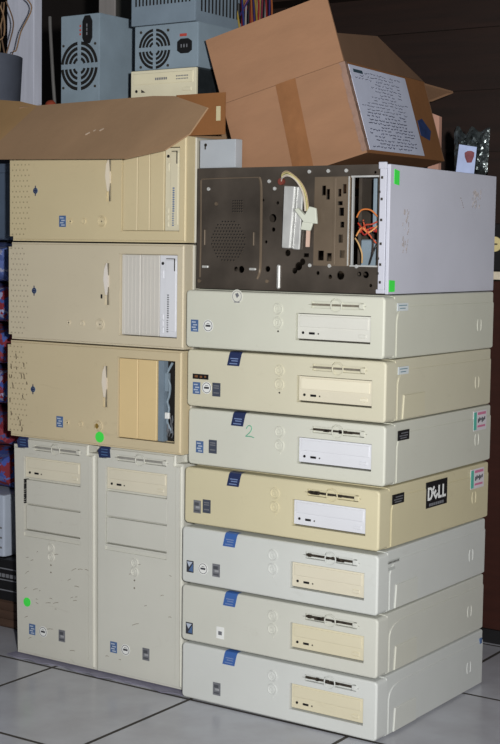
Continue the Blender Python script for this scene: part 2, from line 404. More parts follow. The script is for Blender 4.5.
# ------------------------------------------------------------------ tower cases
m_stowr = M('tower slot grey', (150, 148, 142), .5, var=.15, scale=80)
TW, TH = .2155, .4545
def tower_bezel(tl):
    bm = NB(); bx(bm, .001, TW-.001, 0, .038, .001, TH)
    es = [e for e in bm.edges if abs(e.verts[0].co.y-e.verts[1].co.y) > 1e-6 and e.verts[0].co.z > .2]
    bmesh.ops.bevel(bm, geom=es, offset=.019, segments=6, affect='EDGES')
    f = [f for f in bm.faces if all(abs(v.co.y) < 1e-6 for v in f.verts)][0]
    bmesh.ops.bevel(bm, geom=list(f.edges), offset=.006, segments=3, affect='EDGES')
    cs = [NB()]; bx(cs[0], .0235, .1755, -.01, .010, .261, .4135)
    cs += floppy_cutters(.045, .178, .434, .108)
    a = NB(); prism(a, [(.023, -.001, .2575), (.176, -.001, .2575), (.176, -.001, .249), (.023, -.001, .249)], (0, .004, 0)); cs.append(a)
    for z in (.233, .215): a = NB(); cyl(a, (.098, 0, z), .0085, .003); cs.append(a)
    a = NB(); bx(a, .1985, .1991, -.01, .0008, .02, TH+.01); cs.append(a)
    me = cut(bm, cs)
    for v in me.vertices:
        k = v.co.z/TH
        if v.co.x < .02: v.co.x -= tl*k
        if v.co.x > .195: v.co.x -= .004*k
    return me
def tower(label, x, seed, col, cdm, gap, spot):
    t = thing('tower_computer', label, 'computer', (x, .0143, .0032), (0, 0, 0), 'tower computers under the lying cases')
    bz = grubby('tower plastic', col, .22 if gap else .07); bd = grubby('tower cover', tuple(v-6 for v in col), .1)
    bm = NB(); bx(bm, .004, TW-.004, .034, .43, 0, TH-.003, .004, 2); obj('case_body', bm, bd, t)
    obj('front_bezel', share('t', tower_bezel(.011 if gap else .003), bz), None, t)
    cd_drive(t, .025, .174, .3705, .4125, cdm, cdm)
    x0 = .028 if gap else .025
    bm = NB(); bx(bm, x0, .174, .002, .012, .3165, .3655, .001, 1); obj('drive_bay_cover', bm, bz, t)
    bm = NB(); bx(bm, x0 if gap else .025, .174, .002, .012, .2635, .3135, .001, 1); obj('drive_bay_cover', bm, bz, t)
    if gap:
        bm = NB(); rnd = random.Random(4)
        for k in range(12): z = .318+k*.0042; bx(bm, .0238, .0262+rnd.random()*.0025, -.0008, .010, z-.0012, z+.0014+rnd.random()*.001)
        obj('gap_shade', bm, m_black, t, 'black jagged gap beside the bay cover')  # black bars stand in for the shade inside the open gap
    floppy(t, .045, .178, .434, .108, bz, m_stowr)
    button_set(t, [(.098, .233), (.098, .215)], bz, .0068)
    bm = NB()
    for z in (.198, .183): cyl(bm, (.098, 0, z), .0017, .0012, seg=12)
    obj('indicator_light', bm, s_lt, t)
    # blue badge wrapping the top left corner
    bm = NB(); pts = [(.004, .444), (.012, .4525), (.034, .4535), (.036, .432), (.008, .430)]
    prism(bm, [(u, -.0008, z) for u, z in pts], (0, .003, 0)); 
    for k in range(3): bx(bm, .013, .029, -.0012, -.0007, .4355+k*.0055, .4372+k*.0055, mat=1)
    obj('badge', bm, [m_bluedark, m_sblue], t, 'dark blue corner badge')
    for k, u in (('blue', .047), ('round', .077), ('grey', .128)): add_sticker(t, k, u, .057)
    rnd = random.Random(seed)
    bm = NB()
    for k in range(26 if gap else 9):   # scuff marks
        u, z = .02+rnd.random()*.17, .03+rnd.random()*.2; a = rnd.random()*.9-.3; l = .004+rnd.random()*.013
        tube(bm, [(u, -.00005, z), (u+l*.5*math.cos(a), -.0001, z+l*.5*math.sin(a)+.0008), (u+l*math.cos(a), -.00005, z+l*math.sin(a))], .00045, 4)
    obj('scuff_mark', bm, M('scuff', (128, 116, 96), .7, var=.2, scale=100), t)
    if spot:
        bm = NB(); cyl(bm, (.033, -.0008, .112), .0095, .001, seg=18, mat=0); obj('sticker', bm, m_green, t, 'round fluorescent green sticker')
    return t
tower('grey-white tower computer with a green sticker and scuffed lower front', -.4437, 1, (198, 197, 187), d_beige, True, True)
tower('clean grey-white tower computer without green sticker, beside the stacked desktop cases', -.4437+.2165, 2, (200, 200, 191), d_beige, False, False)

# crumpled grey foam sheet under the towers
bm = NB(); nx, ny = 60, 6; g = []
for i in range(nx+1):
    row = []
    for j in range(ny+1):
        x = -.455+.455*i/nx
        yf = .004-.009*abs(math.sin(i*.13+.5))-.003*math.sin(i*.61)
        y = yf+(.35-yf)*(j/ny)**1.6
        z = .0015+(.0012+.001*math.sin(i*.9+j))*(1 if j < 2 and y < .0 else 0)
        row.append(bm.verts.new((x, y, z)))
    g.append(row)
for i in range(nx):
    for j in range(ny): bm.faces.new((g[i][j], g[i+1][j], g[i+1][j+1], g[i][j+1]))
r = bmesh.ops.extrude_face_region(bm, geom=bm.faces[:])
for v in r['geom']:
    if isinstance(v, bmesh.types.BMVert): v.co.z -= .0013
tag(obj('foam_sheet', bm, M('grey packing foam', (142, 140, 160), .6, var=.1)), 'thin grey foam sheet lying on the tiles under the two towers', 'foam sheet')

# ------------------------------------------------------------------ beige cases lying on their side
HW, HH = .449, .1968
def hp(label, z, x, col, kind):
    t = thing('lying_computer_case', label, 'computer', (x, 0, z), (0, 0, 0), 'beige cases lying on the towers')
    bz = grubby('beige case plastic', col, .12 if kind != 'open' else .2); bd = M('beige case cover', tuple(v-4 for v in col), .45, var=.04)
    side = M('case side steel', (182, 178, 164), .45, var=.05)
    bm = NB(); bx(bm, .006, HW-.001, .028, .43, .0006, HH-.001, .002, 1); obj('case_body', bm, side, t)
    b = NB(); bx(b, 0, HW-.004, 0, .03, .001, HH-.001)
    es = [e for e in b.edges if abs(e.verts[0].co.y-e.verts[1].co.y) > 1e-6 and e.verts[0].co.x < .1]
    bmesh.ops.bevel(b, geom=es, offset=.009, segments=4, affect='EDGES')
    f = [f for f in b.faces if all(abs(v.co.y) < 1e-6 for v in f.verts)][0]
    bmesh.ops.bevel(b, geom=list(f.edges), offset=.004, segments=3, affect='EDGES')
    cs = [NB()]; bx(cs[0], .294, .431, -.01, .018, .0215, .1765)
    a = NB(); bx(a, .2555, .2685, -.01, .004, .072, .164)      # finger groove of the floppy slot
    es = [e for e in a.edges if abs(e.verts[0].co.y-e.verts[1].co.y) > 1e-6]; bmesh.ops.bevel(a, geom=es, offset=.006, segments=4, affect='EDGES'); cs.append(a)
    obj('front_bezel', finish(cut(b, cs), bz), None, t)
    # ring of a few raised outlines
    bm = NB()
    for (z0, z1, x0, x1) in ((.0205, .0215, .293, .432), (.1765, .1775, .293, .432)): bx(bm, x0, x1, -.0008, .002, z0, z1)
    bx(bm, .2925, .2938, -.0008, .002, .0205, .1775); obj('bay_rim', bm, bz, t)
    # dimples
    bm = NB(); n = 0
    for i in range(5):
        for j in range(17):
            u = .012+i*.0098+(j % 2)*.0045; zz = .014+j*.0106
            if i > 3 and (j < 3 or j > 13): continue
            cyl(bm, (u, -.0002, zz), .0017, .0008, seg=8)
    obj('vent_dimples', bm, M('dimple shade plastic', tuple(int(v*.82) for v in col), .7, var=.1), t)
    # logo
    bm = NB(); u, zz = .0735, .1
    cyl(bm, (u, -.0003, zz), .0062, .001, mat=0); ring(bm, (u, -.0008, zz), .0046, .0010, mat=1, seg=20); bx(bm, u-.001, u+.001, -.0012, -.0006, zz-.0100, zz+.0100, mat=1); bx(bm, u-.0035, u+.0035, -.0011, -.0006, zz-.0016, zz+.0016, mat=1)
    obj('maker_badge', bm, [m_psu, m_bluedark], t, 'small round blue badge')
    # slot and its lever
    bm = NB(); bx(bm, .2612, .2632, .0015, .005, .078, .160); obj('disk_slot', bm, s_lt, t)
    bm = NB(); pts = [(.2585, -.0016, .098), (.2610, -.0016, .097), (.2640, -.0016, .118), (.2640, -.0016, .128), (.2605, -.0016, .158), (.2555, -.0016, .146), (.2535, -.0016, .126)]
    prism(bm, pts, (0, .006, 0)); obj('slot_lever', bm, grubby('lever', tuple(min(255, v+22) for v in (col[0], col[1]+4, col[2]+20)), .05), t)
    if kind == 'clean':
        bm = NB(); bx(bm, .2465, .2505, -.0007, .001, .090, .098); obj('indicator_light', bm, m_black, t)
    for u, r in ((.165, .0045), (.2, .0052), (.245, .0082)):
        bm = NB(); cyl(bm, (u, -.0005, .040), r, .002); ring(bm, (u, -.0013, .040), r*.85, .0010); 
        if r > .008: ring(bm, (u, -.0004, .040), r+.0018, .0014)
        obj('power_button', bm, bz, t)
        if r < .005 or r > .008:
            bm = NB(); cyl(bm, (u+.001, -.0017, .040), .0012, .001, seg=10); obj('indicator_light', bm, m_dark, t)
    if kind != 'clean':
        add_sticker(t, 'blue', .145, .040, -.0008)
    # bay covers
    pm = {'top': bz, 'clean': grubby('grey white bay covers', (200, 197, 190), .05), 'open': grubby('orange beige bay covers', (214, 190, 142), .08)}[kind]
    for x0, x1 in ((.2955, .3405), (.342, .386)) if kind != 'top' else ((.2955, .330), (.3315, .3595), (.361, .3935)):
        bm = NB(); bx(bm, x0, x1, .0015 if kind != 'clean' else .004, .02, .0228, .1752, .0008, 1)
        obj('drive_bay_cover', bm, pm, t)
    if kind == 'clean':
        bm = NB()
        for k in range(9): u = .301+k*.009; bx(bm, u, u+.0012, .0033, .0045, .026, .172)
        obj('bay_cover_ribs', bm, pm, t)
    if kind in ('top', 'clean'):
        a0 = .3955 if kind == 'top' else .388
        dm = d_yell if kind == 'top' else d_white
        bm = NB(); bx(bm, a0, .4295, .003, .02, .0228, .1752, .0006, 1); o = obj('cd_drive', bm, dm, t)
        bm = NB(); bx(bm, a0+.013, .4262, .0012, .004, .034, .166, .0006, 1); obj('disc_tray', bm, dm, o)
        bm = NB(); cyl(bm, (a0+.007, .003, .160), .0028, .0025, seg=14); obj('headphone_jack', bm, m_black, o)
        bm = NB(); bx(bm, a0+.0045, a0+.0095, .002, .0035, .132, .148, .001, 1); obj('volume_wheel', bm, dm, o)
        bm = NB()
        for k in range(3): bx(bm, a0+.0035, a0+.0095, .0018, .0035, .030+k*.0125, .040+k*.0125, .0006, 1)
        obj('eject_button', bm, dm, o)
        bm = NB()
        for k in range(11): bx(bm, a0+.019, a0+.023, .0006, .0014, .100-k*.0042, .1025-k*.0042)
        for k in range(6): bx(bm, a0+.0185, a0+.022, .0006, .0014, .053-k*.0042, .055-k*.0042)
        obj('drive_print', bm, m_sblue if kind == 'top' else m_silver, o)
        bm = NB(); bx(bm, .4225, .4245, .0006, .0014, .146, .168) ; bx(bm, a0+.016, .4245, .0006, .0014, .168, .1695); obj('tray_line', bm, m_dark, o)
    else:
        bm = NB(); bx(bm, .3885, .4015, .004, .02, .0228, .1752); obj('drive_cage', bm, m_psu2, t, 'exposed blue-grey metal cage')
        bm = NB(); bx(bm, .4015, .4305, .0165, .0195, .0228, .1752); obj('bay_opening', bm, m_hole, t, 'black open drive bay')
        bm = NB()
        tube(bm, spline([(.414, .014, .172), (.404, .011, .150), (.412, .009, .13), (.409, .011, .11), (.404, .012, .098), (.41, .009, .085), (.405, .011, .06), (.416, .013, .04)]), .0024, 6)
        bx(bm, .4015, .409, .008, .014, .118, .152); obj('inner_bracket', bm, m_psu, t)
        bm = NB(); bx(bm, .402, .4115, .006, .012, .066, .078, .001, 1); obj('white_plug', bm, m_white, t)
        bm = NB()
        for k in range(10): a = .402+random.random()*.02; zz = .028+random.random()*.03; tube(bm, spline([(a, .012, zz), (a+.005, .009, zz+.008), (a+.002, .011, zz+.016)], 4), .0009, 5)
        obj('loose_wires', bm, m_silver, t)
        bm = NB(); cyl(bm, (.249, -.001, .0185), .0105, .001, seg=26); obj('sticker', bm, m_green, t, 'round fluorescent green sticker')
        bm = NB(); cyl(bm, (.2415, -.0014, .0395), .0052, .0015, seg=20); obj('brass_key_lock', bm, M('brass', (170, 140, 70), .4, .4, var=.1), t)
        rnd = random.Random(6); bm = NB()
        for k in range(16):
            u, zz = .008+rnd.random()*.05, .02+rnd.random()*.16; l = .004+rnd.random()*.008
            tube(bm, [(u, -.0003, zz), (u+.001, -.0004, zz-l/2), (u+.003*rnd.random(), -.0003, zz-l)], .0009, 4)
        obj('scuff_mark', bm, M('scuff dark', (84, 72, 56), .7, var=.2, scale=100), t)
    return t
hp('beige case lying on the towers with an open black drive bay and green dot', .4575, -.4553, (198, 184, 152), 'open')
hp('beige case lying between two others, with grey-white ribbed bay covers', .6553, -.4525, (200, 190, 166), 'clean')
hp('beige case lying topmost of its stack under the cardboard flap', .8531, -.4495, (202, 188, 152), 'top')

# ------------------------------------------------------------------ opened metal case
CX, CY, CZ = .013, .0135, 7*H+.0008
CWd, CH, CD = .402, .2185, .42
t = thing('opened_metal_case', 'opened brown metal computer case with a white side, lying on the desktop stack', 'computer case', (CX, CY, CZ))
base = NB(); bx(base, 0, .3935, 0, .0025, 0, CH)
cuts = []
def c_box(x0, x1, z0, z1): a = NB(); bx(a, x0, x1, -.01, .01, z0, z1); cuts.append(a)
def c_cyl(u, z, r): a = NB(); cyl(a, (u, 0, z), r, .02, seg=18); cuts.append(a)
c_box(.3265, .3785, .048, .197)
for (u, z, r) in ((.163, .092, .0), (.1665, .128, .0075), (.168, .108, .004), (.1525, .086, .003), (.157, .038, .0055), (.222, .044, .0075), (.230, .052, .006), (.214, .036, .0055),
                  (.262, .033, .0035), (.308, .030, .0078), (.345, .033, .0042), (.358, .032, .006), (.100, .036, .0065), (.088, .0365, .0045), (.287, .027, .004), (.176, .155, .003), (.368, .014, .003), (.199, .067, .006), (.145, .16, .0025), (.372, .205, .0025)):
    if r: c_cyl(u, z, r)
for (x0, x1, z0, z1) in ((.268, .276, .167, .184), (.277, .284, .160, .178), (.310, .317, .170, .186), (.3005, .307, .165, .178), (.303, .313, .132, .146), (.306, .314, .112, .122), (.303, .312, .086, .100), (.262, .274, .055, .072), (.280, .290, .054, .068), (.306, .316, .060, .073), (.232, .243, .060, .067), (.300, .310, .150, .157)): c_box(x0, x1, z0, z1)
b2 = NB(); bx(b2, .2530, .3262, -.0012, -.0001, .046, .199)
c2 = [cb.copy() for cb in cuts]
obj('front_panel', finish(cut(base, cuts), m_chas), None, t)
obj('bay_plate', finish(cut(b2, c2), m_chas2), None, t, 'lighter brown punched plate')
# lighter raised drive-bay cover strip pieces around the punched holes
bm = NB(); bx(bm, .2915, .2965, -.0022, -.001, .048, .197, .0005, 1); bx(bm, .319, .3262, -.0026, -.001, .046, .199)
obj('bay_strip', bm, m_chas2, t)
bm = NB(); bx(bm, .3225, .3245, -.004, 0, .047, .199); bx(bm, .328, .3305, -.001, .004, .048, .197); bx(bm, .3265, .38, -.002, .001, .197, .2); bx(bm, .3265, .38, -.002, .001, .0455, .048)
obj('bay_rail', bm, m_steel, t, 'bright steel rail of the open bay')
# embossed ridges
bm = NB(); tube(bm, spline([(.0075, -.0002, .020), (.009, -.001, .1), (.0075, -.0002, .197)]), .0016, 6); tube(bm, spline([(.135, 0, .02), (.1415, -.0012, .04), (.1425, -.0015, .1), (.1415, -.0012, .18), (.137, 0, .20)]), .0026, 6)
tube(bm, [(.0085, 0, .199), (.05, -.0004, .2), (.137, 0, .2005)], .001, 5)
obj('embossed_ridge', bm, m_chas2, t)
# perforated speaker grille and a small square grille
bm = NB(); rnd = random.Random(2)
for i in range(-6, 7):
    for j in range(-6, 7):
        u, z = .070+i*.0066+(j % 2)*.0033, .087+j*.0058
        if math.hypot(u-.070, z-.087) < .038: cyl(bm, (u, -.0002, z), .0016, .0008, seg=6, mat=0); cyl(bm, (u+.0013, -.0003, z-.0013), .0007, .0006, seg=5, mat=1)
for i in range(5):
    for j in range(5): cyl(bm, (.080+i*.0048, -.0002, .140+j*.0048), .0014, .0008, seg=6, mat=0); cyl(bm, (.0815+i*.0048, -.0003, .1388+j*.0048), .0006, .0006, seg=5, mat=1)
obj('speaker_grille', bm, [m_hole, m_chas2], t)
bm = NB()
bm.free()
for (u, z, l) in ((.018, .093, .028), (.1265, .091, .024)):
    bm = NB(); bx(bm, u-.0012, u+.0012, -.0025, 0, z-l/2, z+l/2, .0005, 1); obj('grille_clip', bm, m_chas2, t)
bm = NB()
for (u, z) in ((.020, .0395), (.125, .037)): bx(bm, u-.007, u+.007, -.0028, .001, z-.0022, z+.0022, .001, 1)
obj('bright_tab', bm, m_steel, t, 'bright metal tab')
for (u, z) in ((.0255, .181), (.043, .154), (.158, .193), (.2415, .2085), (.280, .209), (.316, .209), (.170, .180), (.246, .046), (.286, .046), (.340, .046), (.0065, .013), (.1565, .016)):
    bm = NB(); cyl(bm, (u, -.001, z), .0032, .0022, seg=14); bx(bm, u-.0024, u+.0024, -.0026, -.002, z-.0004, z+.0004)
    obj('screw', bm, m_steel if z > .17 or z == .046 else m_chas2, t)
bm = NB(); bx(bm, .178, .1845, -.003, .001, .003, .046, .0028, 3); obj('slot_reflection', bm, m_steel, t, 'bright upright reflection at the slot')  # reflection at the slot, modelled as a bright steel bar
# other walls
bm = NB(); bx(bm, 0, .002, .0025, CD, 0, CH); obj('top_panel', bm, m_chas, t)
bm = NB(); bx(bm, .002, .395, .0025, CD-.002, 0, .002); obj('bottom_panel', bm, m_chas, t)
bm = NB(); bx(bm, .002, .395, CD-.002, CD, 0, .168); obj('rear_panel', bm, m_chas2, t)
bm = NB(); bx(bm, .002, .394, .0025, .012, CH-.0018, CH); bx(bm, .002, .010, .012, CD, CH-.0018, CH); bx(bm, .290, .394, .37, CD, CH-.0018, CH); bx(bm, .386, .394, .012, .37, CH-.0018, CH); obj('edge_flange', bm, m_chas, t)
bm = NB(); bx(bm, .395, CWd, -.0005, CD, -.0003, CH, .0015, 2); bx(bm, .383, .3955, -.0035, -.0003, .0015, CH-.001, .0008, 1); bx(bm, .381, .396, -.0055, .0, CH-.008, CH+.0035, .001, 1); bx(bm, .380, .396, -.0045, .0, .001, .008, .0008, 1)
o = obj('side_panel', bm, m_lav, t, 'white painted side panel')
bm = NB()
for z in (.196, .160, .125, .085, .05, .02): bx(bm, .3855, .3895, -.0042, -.0032, z-.0022, z+.0022)
for z in (.172, .06, .035): bx(bm, .3815, .385, -.0045, -.003, z-.002, z+.002)
obj('panel_notch', bm, m_dark, o)
bm = NB()
prism(bm, [(CWd-.0003, .012, .186), (CWd-.0003, .030, .184), (CWd-.0003, .030, .208), (CWd-.0003, .012, .211)], (.0008, 0, 0)); obj('sticker', bm, m_green, t, 'fluorescent green sticker near the upper corner')
bm = NB(); prism(bm, [(CWd-.0003, .002, .004), (CWd-.0003, .022, .004), (CWd-.0003, .022, .023), (CWd-.0003, .002, .024)], (.0008, 0, 0)); obj('sticker', bm, m_green, t, 'fluorescent green sticker near the lower corner')
# glue residue and rub marks on the panel
m_glue = M('glue residue', (150, 144, 144), .8, var=.2, scale=200)
bm = NB(); rnd = random.Random(5)
for k in range(26):
    y, z = .045+rnd.random()*.022, .065+rnd.random()*.075; tube(bm, [(CWd, y, z), (CWd+.0002, y+.001, z+.004+rnd.random()*.006)], .0007+rnd.random()*.0006, 4)
obj('rub_mark', bm, m_glue, t); bm = NB()
for k in range(30):
    y, z = .315+rnd.random()*.035, .150+rnd.random()*.035; tube(bm, [(CWd, y, z), (CWd+.0002, y+.002, z+.004+rnd.random()*.004)], .0007+rnd.random()*.0007, 4)
obj('rub_mark', bm, m_glue, t); bm = NB()
for k in range(5): tube(bm, [(CWd, .265+.003*k, .172-.004*k), (CWd+.0002, .268+.003*k, .17-.004*k)], .0008, 4)
obj('rub_mark', bm, m_glue, t)
# what shows through the open bay
bm = NB(); bx(bm, .318, .3245, .04, .20, .03, .205); bx(bm, .06, .25, .055, .2, .12, .1715, .002, 1); obj('drive_cage', bm, m_chas, t)
bm = NB(); bx(bm, .330, .3825, .20, .202, .01, .205); obj('inner_shade', bm, m_hole, t)  # black sheet put in for the unlit depth of the case
bm = NB(); bx(bm, .3585, .3655, .018, .03, .105, .196, .001, 1); obj('inner_post', bm, m_psu, t, 'blue-grey upright post inside')
bm = NB(); bx(bm, .329, .362, .030, .075, .044, .092, .002, 1); prism(bm, [(.362, .032, .046), (.377, .03, .05), (.378, .03, .078), (.366, .032, .09)], (0, .03, 0)); obj('inner_box', bm, m_psu, t, 'blue-grey metal box inside')
for k, (cc, ps) in enumerate((((205, 120, 60), [(.331, .012, .130), (.342, .008, .142), (.36, .008, .142), (.374, .01, .13)]), ((190, 60, 40), [(.334, .012, .120), (.350, .006, .108), (.366, .010, .112), (.376, .014, .098)]), ((160, 40, 36), [(.338, .01, .112), (.350, .006, .100), (.360, .008, .108), (.372, .01, .105)]),
                               ((215, 150, 90), [(.332, .01, .098), (.345, .006, .112), (.358, .006, .104), (.374, .012, .117)]), ((60, 50, 46), [(.336, .012, .122), (.352, .008, .12), (.366, .008, .09), (.36, .014, .06)]), ((196, 160, 110), [(.331, .008, .094), (.34, .004, .085), (.346, .006, .068), (.343, .012, .052)]),
                               ((176, 70, 50), [(.340, .008, .104), (.352, .004, .116), (.364, .006, .118), (.376, .01, .124)]), ((30, 28, 28), [(.376, .01, .09), (.368, .006, .07), (.360, .008, .05)]), ((200, 90, 60), [(.345, .01, .125), (.352, .006, .11), (.362, .006, .098), (.370, .012, .086)]))):
    bm = NB(); tube(bm, spline(ps), .0014, 6); obj('wire', bm, M('wire', cc, .5, var=.05), t)
# silver bracket with plug and cable on the front
bm = NB(); prism(bm, [(.194, -.001, .076), (.2105, -.001, .075), (.219, -.001, .183), (.197, -.001, .184)], (0, -.012, 0)); prism(bm, [(.2115, -.001, .074), (.226, -.001, .073), (.232, -.001, .181), (.220, -.001, .183)], (0, -.005, 0))
bmesh.ops.bevel(bm, geom=bm.edges[:], offset=.0012, segments=1, affect='EDGES')
obj('silver_bracket', bm, m_steel, t, 'bright silver bracket')
bm = NB(); prism(bm, [(.219, -.008, .143), (.240, -.008, .120), (.266, -.008, .118), (.263, -.008, .145), (.250, -.008, .148), (.242, -.008, .131), (.228, -.008, .146)], (0, -.006, 0)); prism(bm, [(.232, -.008, .108), (.252, -.008, .106), (.258, -.008, .122), (.236, -.008, .122)], (0, -.005, 0))
bmesh.ops.bevel(bm, geom=bm.edges[:], offset=.001, segments=1, affect='EDGES')
obj('cable_plug', bm, M('cream nylon', (204, 208, 194), .45, var=.05), t, 'cream plug hanging on the cable')
bm = NB(); prism(bm, [(.2395, -.004, .078), (.247, -.004, .078), (.248, -.004, .108), (.2405, -.004, .108)], (0, -.002, 0)); obj('paper_tab', bm, M('peach paper', (206, 176, 160), .7, var=.05), t)
for dx2, cc in ((0, (206, 196, 168)), (.003, (200, 190, 130)), (-.002, (190, 180, 170)), (.0055, (170, 150, 120))):
    bm = NB(); tube(bm, spline([(.186+dx2*.3, -.003, .190), (.192, -.012, .199+dx2), (.207, -.016, .203+dx2), (.226+dx2, -.016, .192), (.239+dx2, -.014, .170), (.243+dx2, -.012, .140)]), .0011, 6); obj('cable', bm, M('cable', cc, .5, var=.03), t)
bm = NB(); cyl(bm, (.186, -.004, .192), .0062, .006, seg=14); obj('cable_grommet', bm, M('red brown rubber', (120, 58, 48), .6, var=.1), t)

# ------------------------------------------------------------------ big carton leaning in the opened case
bw, bh, bf, bd_ = .2463, .1662, .1203, .4425
t = thing('cardboard_box', 'large tilted cardboard box with a shipping label, dipping into the opened metal case', 'box', (.3274, .085, 1.0155))
ROT = Matrix(BOXROT)
t.rotation_euler = ROT.to_euler()
th = .004
# front wall and the flap that continues it upward (folded along a crease)
bm = NB(); bx(bm, -bw, 0, 0, th, 0, bh-.0006); obj('front_wall', bm, m_brown, t)
bm = NB(); prism(bm, [(-bw, 0, bh), (0, 0, bh), (.0, -.003, bh+bf), (-bw, -.003, bh+bf)], (0, th, 0)); obj('front_flap', bm, m_brown, t)
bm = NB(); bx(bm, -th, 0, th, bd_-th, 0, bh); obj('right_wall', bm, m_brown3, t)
bm = NB(); bx(bm, -bw, -bw+th, th, bd_-th, 0, bh); obj('left_wall', bm, m_brown, t)
bm = NB(); bx(bm, -bw, 0, bd_-th, bd_, 0, bh); obj('rear_wall', bm, m_brown, t)
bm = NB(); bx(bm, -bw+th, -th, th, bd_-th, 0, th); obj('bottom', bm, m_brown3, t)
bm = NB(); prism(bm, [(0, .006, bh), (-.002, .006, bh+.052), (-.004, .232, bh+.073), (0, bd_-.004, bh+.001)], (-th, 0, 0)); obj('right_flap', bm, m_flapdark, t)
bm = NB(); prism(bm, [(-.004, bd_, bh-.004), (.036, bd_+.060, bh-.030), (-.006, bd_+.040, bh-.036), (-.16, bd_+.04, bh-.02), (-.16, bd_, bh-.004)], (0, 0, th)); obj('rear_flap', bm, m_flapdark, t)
bm = NB(); rnd = random.Random(8); N_ = 14; g = []
for i in range(6):
    row = []
    for j in range(N_+1):
        row.append(bm.verts.new((-.132-.0035+.040*i/5-.008*(1-j/N_), -.0010-.0026*rnd.random()*(1 if 0 < i < 5 else .2), .004+(bh-.004)*j/N_)))
    g.append(row)
for i in range(5):
    for j in range(N_): bm.faces.new((g[i][j], g[i+1][j], g[i+1][j+1], g[i][j+1]))
obj('packing_tape', bm, m_tape, t, 'strip of shiny brown tape')
bm = NB(); g = []
for j in range(31):
    z = .004+(bh+.0)*j/31; g.append([bm.verts.new((-.007-rnd.random()*.003, -.0011-.0008*rnd.random(), z)), bm.verts.new((.0012+rnd.random()*.0012, -.0016, z)), bm.verts.new((.0015+rnd.random()*.001, .009+rnd.random()*.004, z))])
for a, b in zip(g, g[1:]): bm.faces.new((a[0], a[1], b[1], b[0])); bm.faces.new((a[1], a[2], b[2], b[1]))
obj('clear_tape', bm, M('clear glossy tape', (150, 122, 108), .12, var=.1, scale=60, bump=1, bscale=60, spec=.7), t, 'glossy tape along the corner')
bm = NB(); bx(bm, 0, .0009, .018, .318, .006, .162); o = obj('shipping_label', bm, M('label paper', (206, 212, 232), .6, var=.05, scale=12), t, 'large white printed label')
bm = NB(); rnd = random.Random(11)
for r_ in range(23):
    z = .1515-r_*.0063; y = .035+rnd.random()*.03+(.06 if 2 < r_ < 9 else 0)
    while y < .295-rnd.random()*.05:
        l = .004+rnd.random()*.016
        if rnd.random() < .82:
            tube(bm, [(.0011, y, z+rnd.random()*.002), (.0011, y+l*.3, z-.0012+rnd.random()*.003), (.0011, y+l*.7, z-.0012+rnd.random()*.003), (.0011, y+l, z+rnd.random()*.002)], .00055 if r_ < 12 else .0008, 4)
        y += l+.003+rnd.random()*.007
obj('handwriting', bm, M('blue grey ink', (66, 70, 92), .7, var=0), o)
bm = NB(); bx(bm, .0008, .0014, .034, .080, .149, .155); obj('label_header', bm, M('teal ink', (52, 76, 88), .6, var=.1), o)
bm = NB(); prism(bm, [(0, .330, .048), (0, .378, .040), (0, .400, .060), (0, .362, .084), (0, .332, .078)], (.0008, 0, 0)); obj('blue_patch', bm, M('blue tape', (44, 66, 116), .6, var=.2, scale=60), t, 'torn patch of blue tape')

# ------------------------------------------------------------------ low carton on the beige cases with folded-out flaps
t = thing('cardboard_tray', 'low cardboard carton on the beige cases with its front flap hanging down', 'box', (-.45, .03, 1.0506))
OX, OY, OZ = -.45, .03, 1.0506
def L3(pts): return [(x-OX, y-OY, z-OZ) for x, y, z in pts]
bm = NB(); bx(bm, 0, .425, 0, .30, 0, .0735, .0015, 1); obj('body', bm, m_brown2, t)
bm = NB(); board(bm, L3([(-.398, .0285, 1.1235), (-.105, .0285, 1.1285), (-.054, .0285, 1.126), (-.102, -.06, 1.006), (-.47, -.06, 1.013)]), .003); obj('front_flap', bm, m_brown2, t)
bm = NB(); board(bm, L3([(-.054, .0285, 1.126), (.056, -.018, 1.096), (.018, -.021, 1.050), (-.018, -.046, 1.021), (-.102, -.06, 1.006)]), .003); obj('corner_flap', bm, m_brown2, t)
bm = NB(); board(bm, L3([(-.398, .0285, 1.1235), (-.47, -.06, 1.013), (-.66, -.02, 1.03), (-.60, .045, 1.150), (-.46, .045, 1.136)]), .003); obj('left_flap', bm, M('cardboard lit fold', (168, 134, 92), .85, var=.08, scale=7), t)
bm = NB(); bx(bm, .402, .512, -.003, .0, .001, .0765); o = obj('right_flap', bm, m_brown3, t)
bm = NB(); bx(bm, .494, .503, -.0045, -.002, .026, .052); obj('tape_scrap', bm, M('cream tape', (196, 186, 150), .6, var=.05), t)
bm = NB()
for (x, y, z) in ((-.21, -.0165, 1.062), (-.195, -.0165, 1.0625), (-.225, -.022, 1.056)):
    tube(bm, [(x-OX, y-OY-.0022, z-OZ), (x+.008-OX, y-OY+.0015, z+.004-OZ)], .0022, 5)
obj('torn_spot', bm, M('torn paper', (190, 170, 150), .9, var=.1), t)
bm = NB(); bx(bm, 0, .080, 0, .022, 0, .0515, .0015, 2)
t = thing('white_metal_cover', 'slim white metal cover on the opened case, under the orange-brown carton flap', 'metal cover', (.0145, .0165, CZ+CH+.0004))
obj('shell', bm, M('pale blue grey steel', (172, 178, 184), .5, var=.05), t)
bm = NB(); bx(bm, .011, .014, -.0008, .0005, .034, .044, .0004, 1); cyl(bm, (.0135, -.0003, .042), .003, .001, seg=12); obj('lock', bm, m_dark, t)

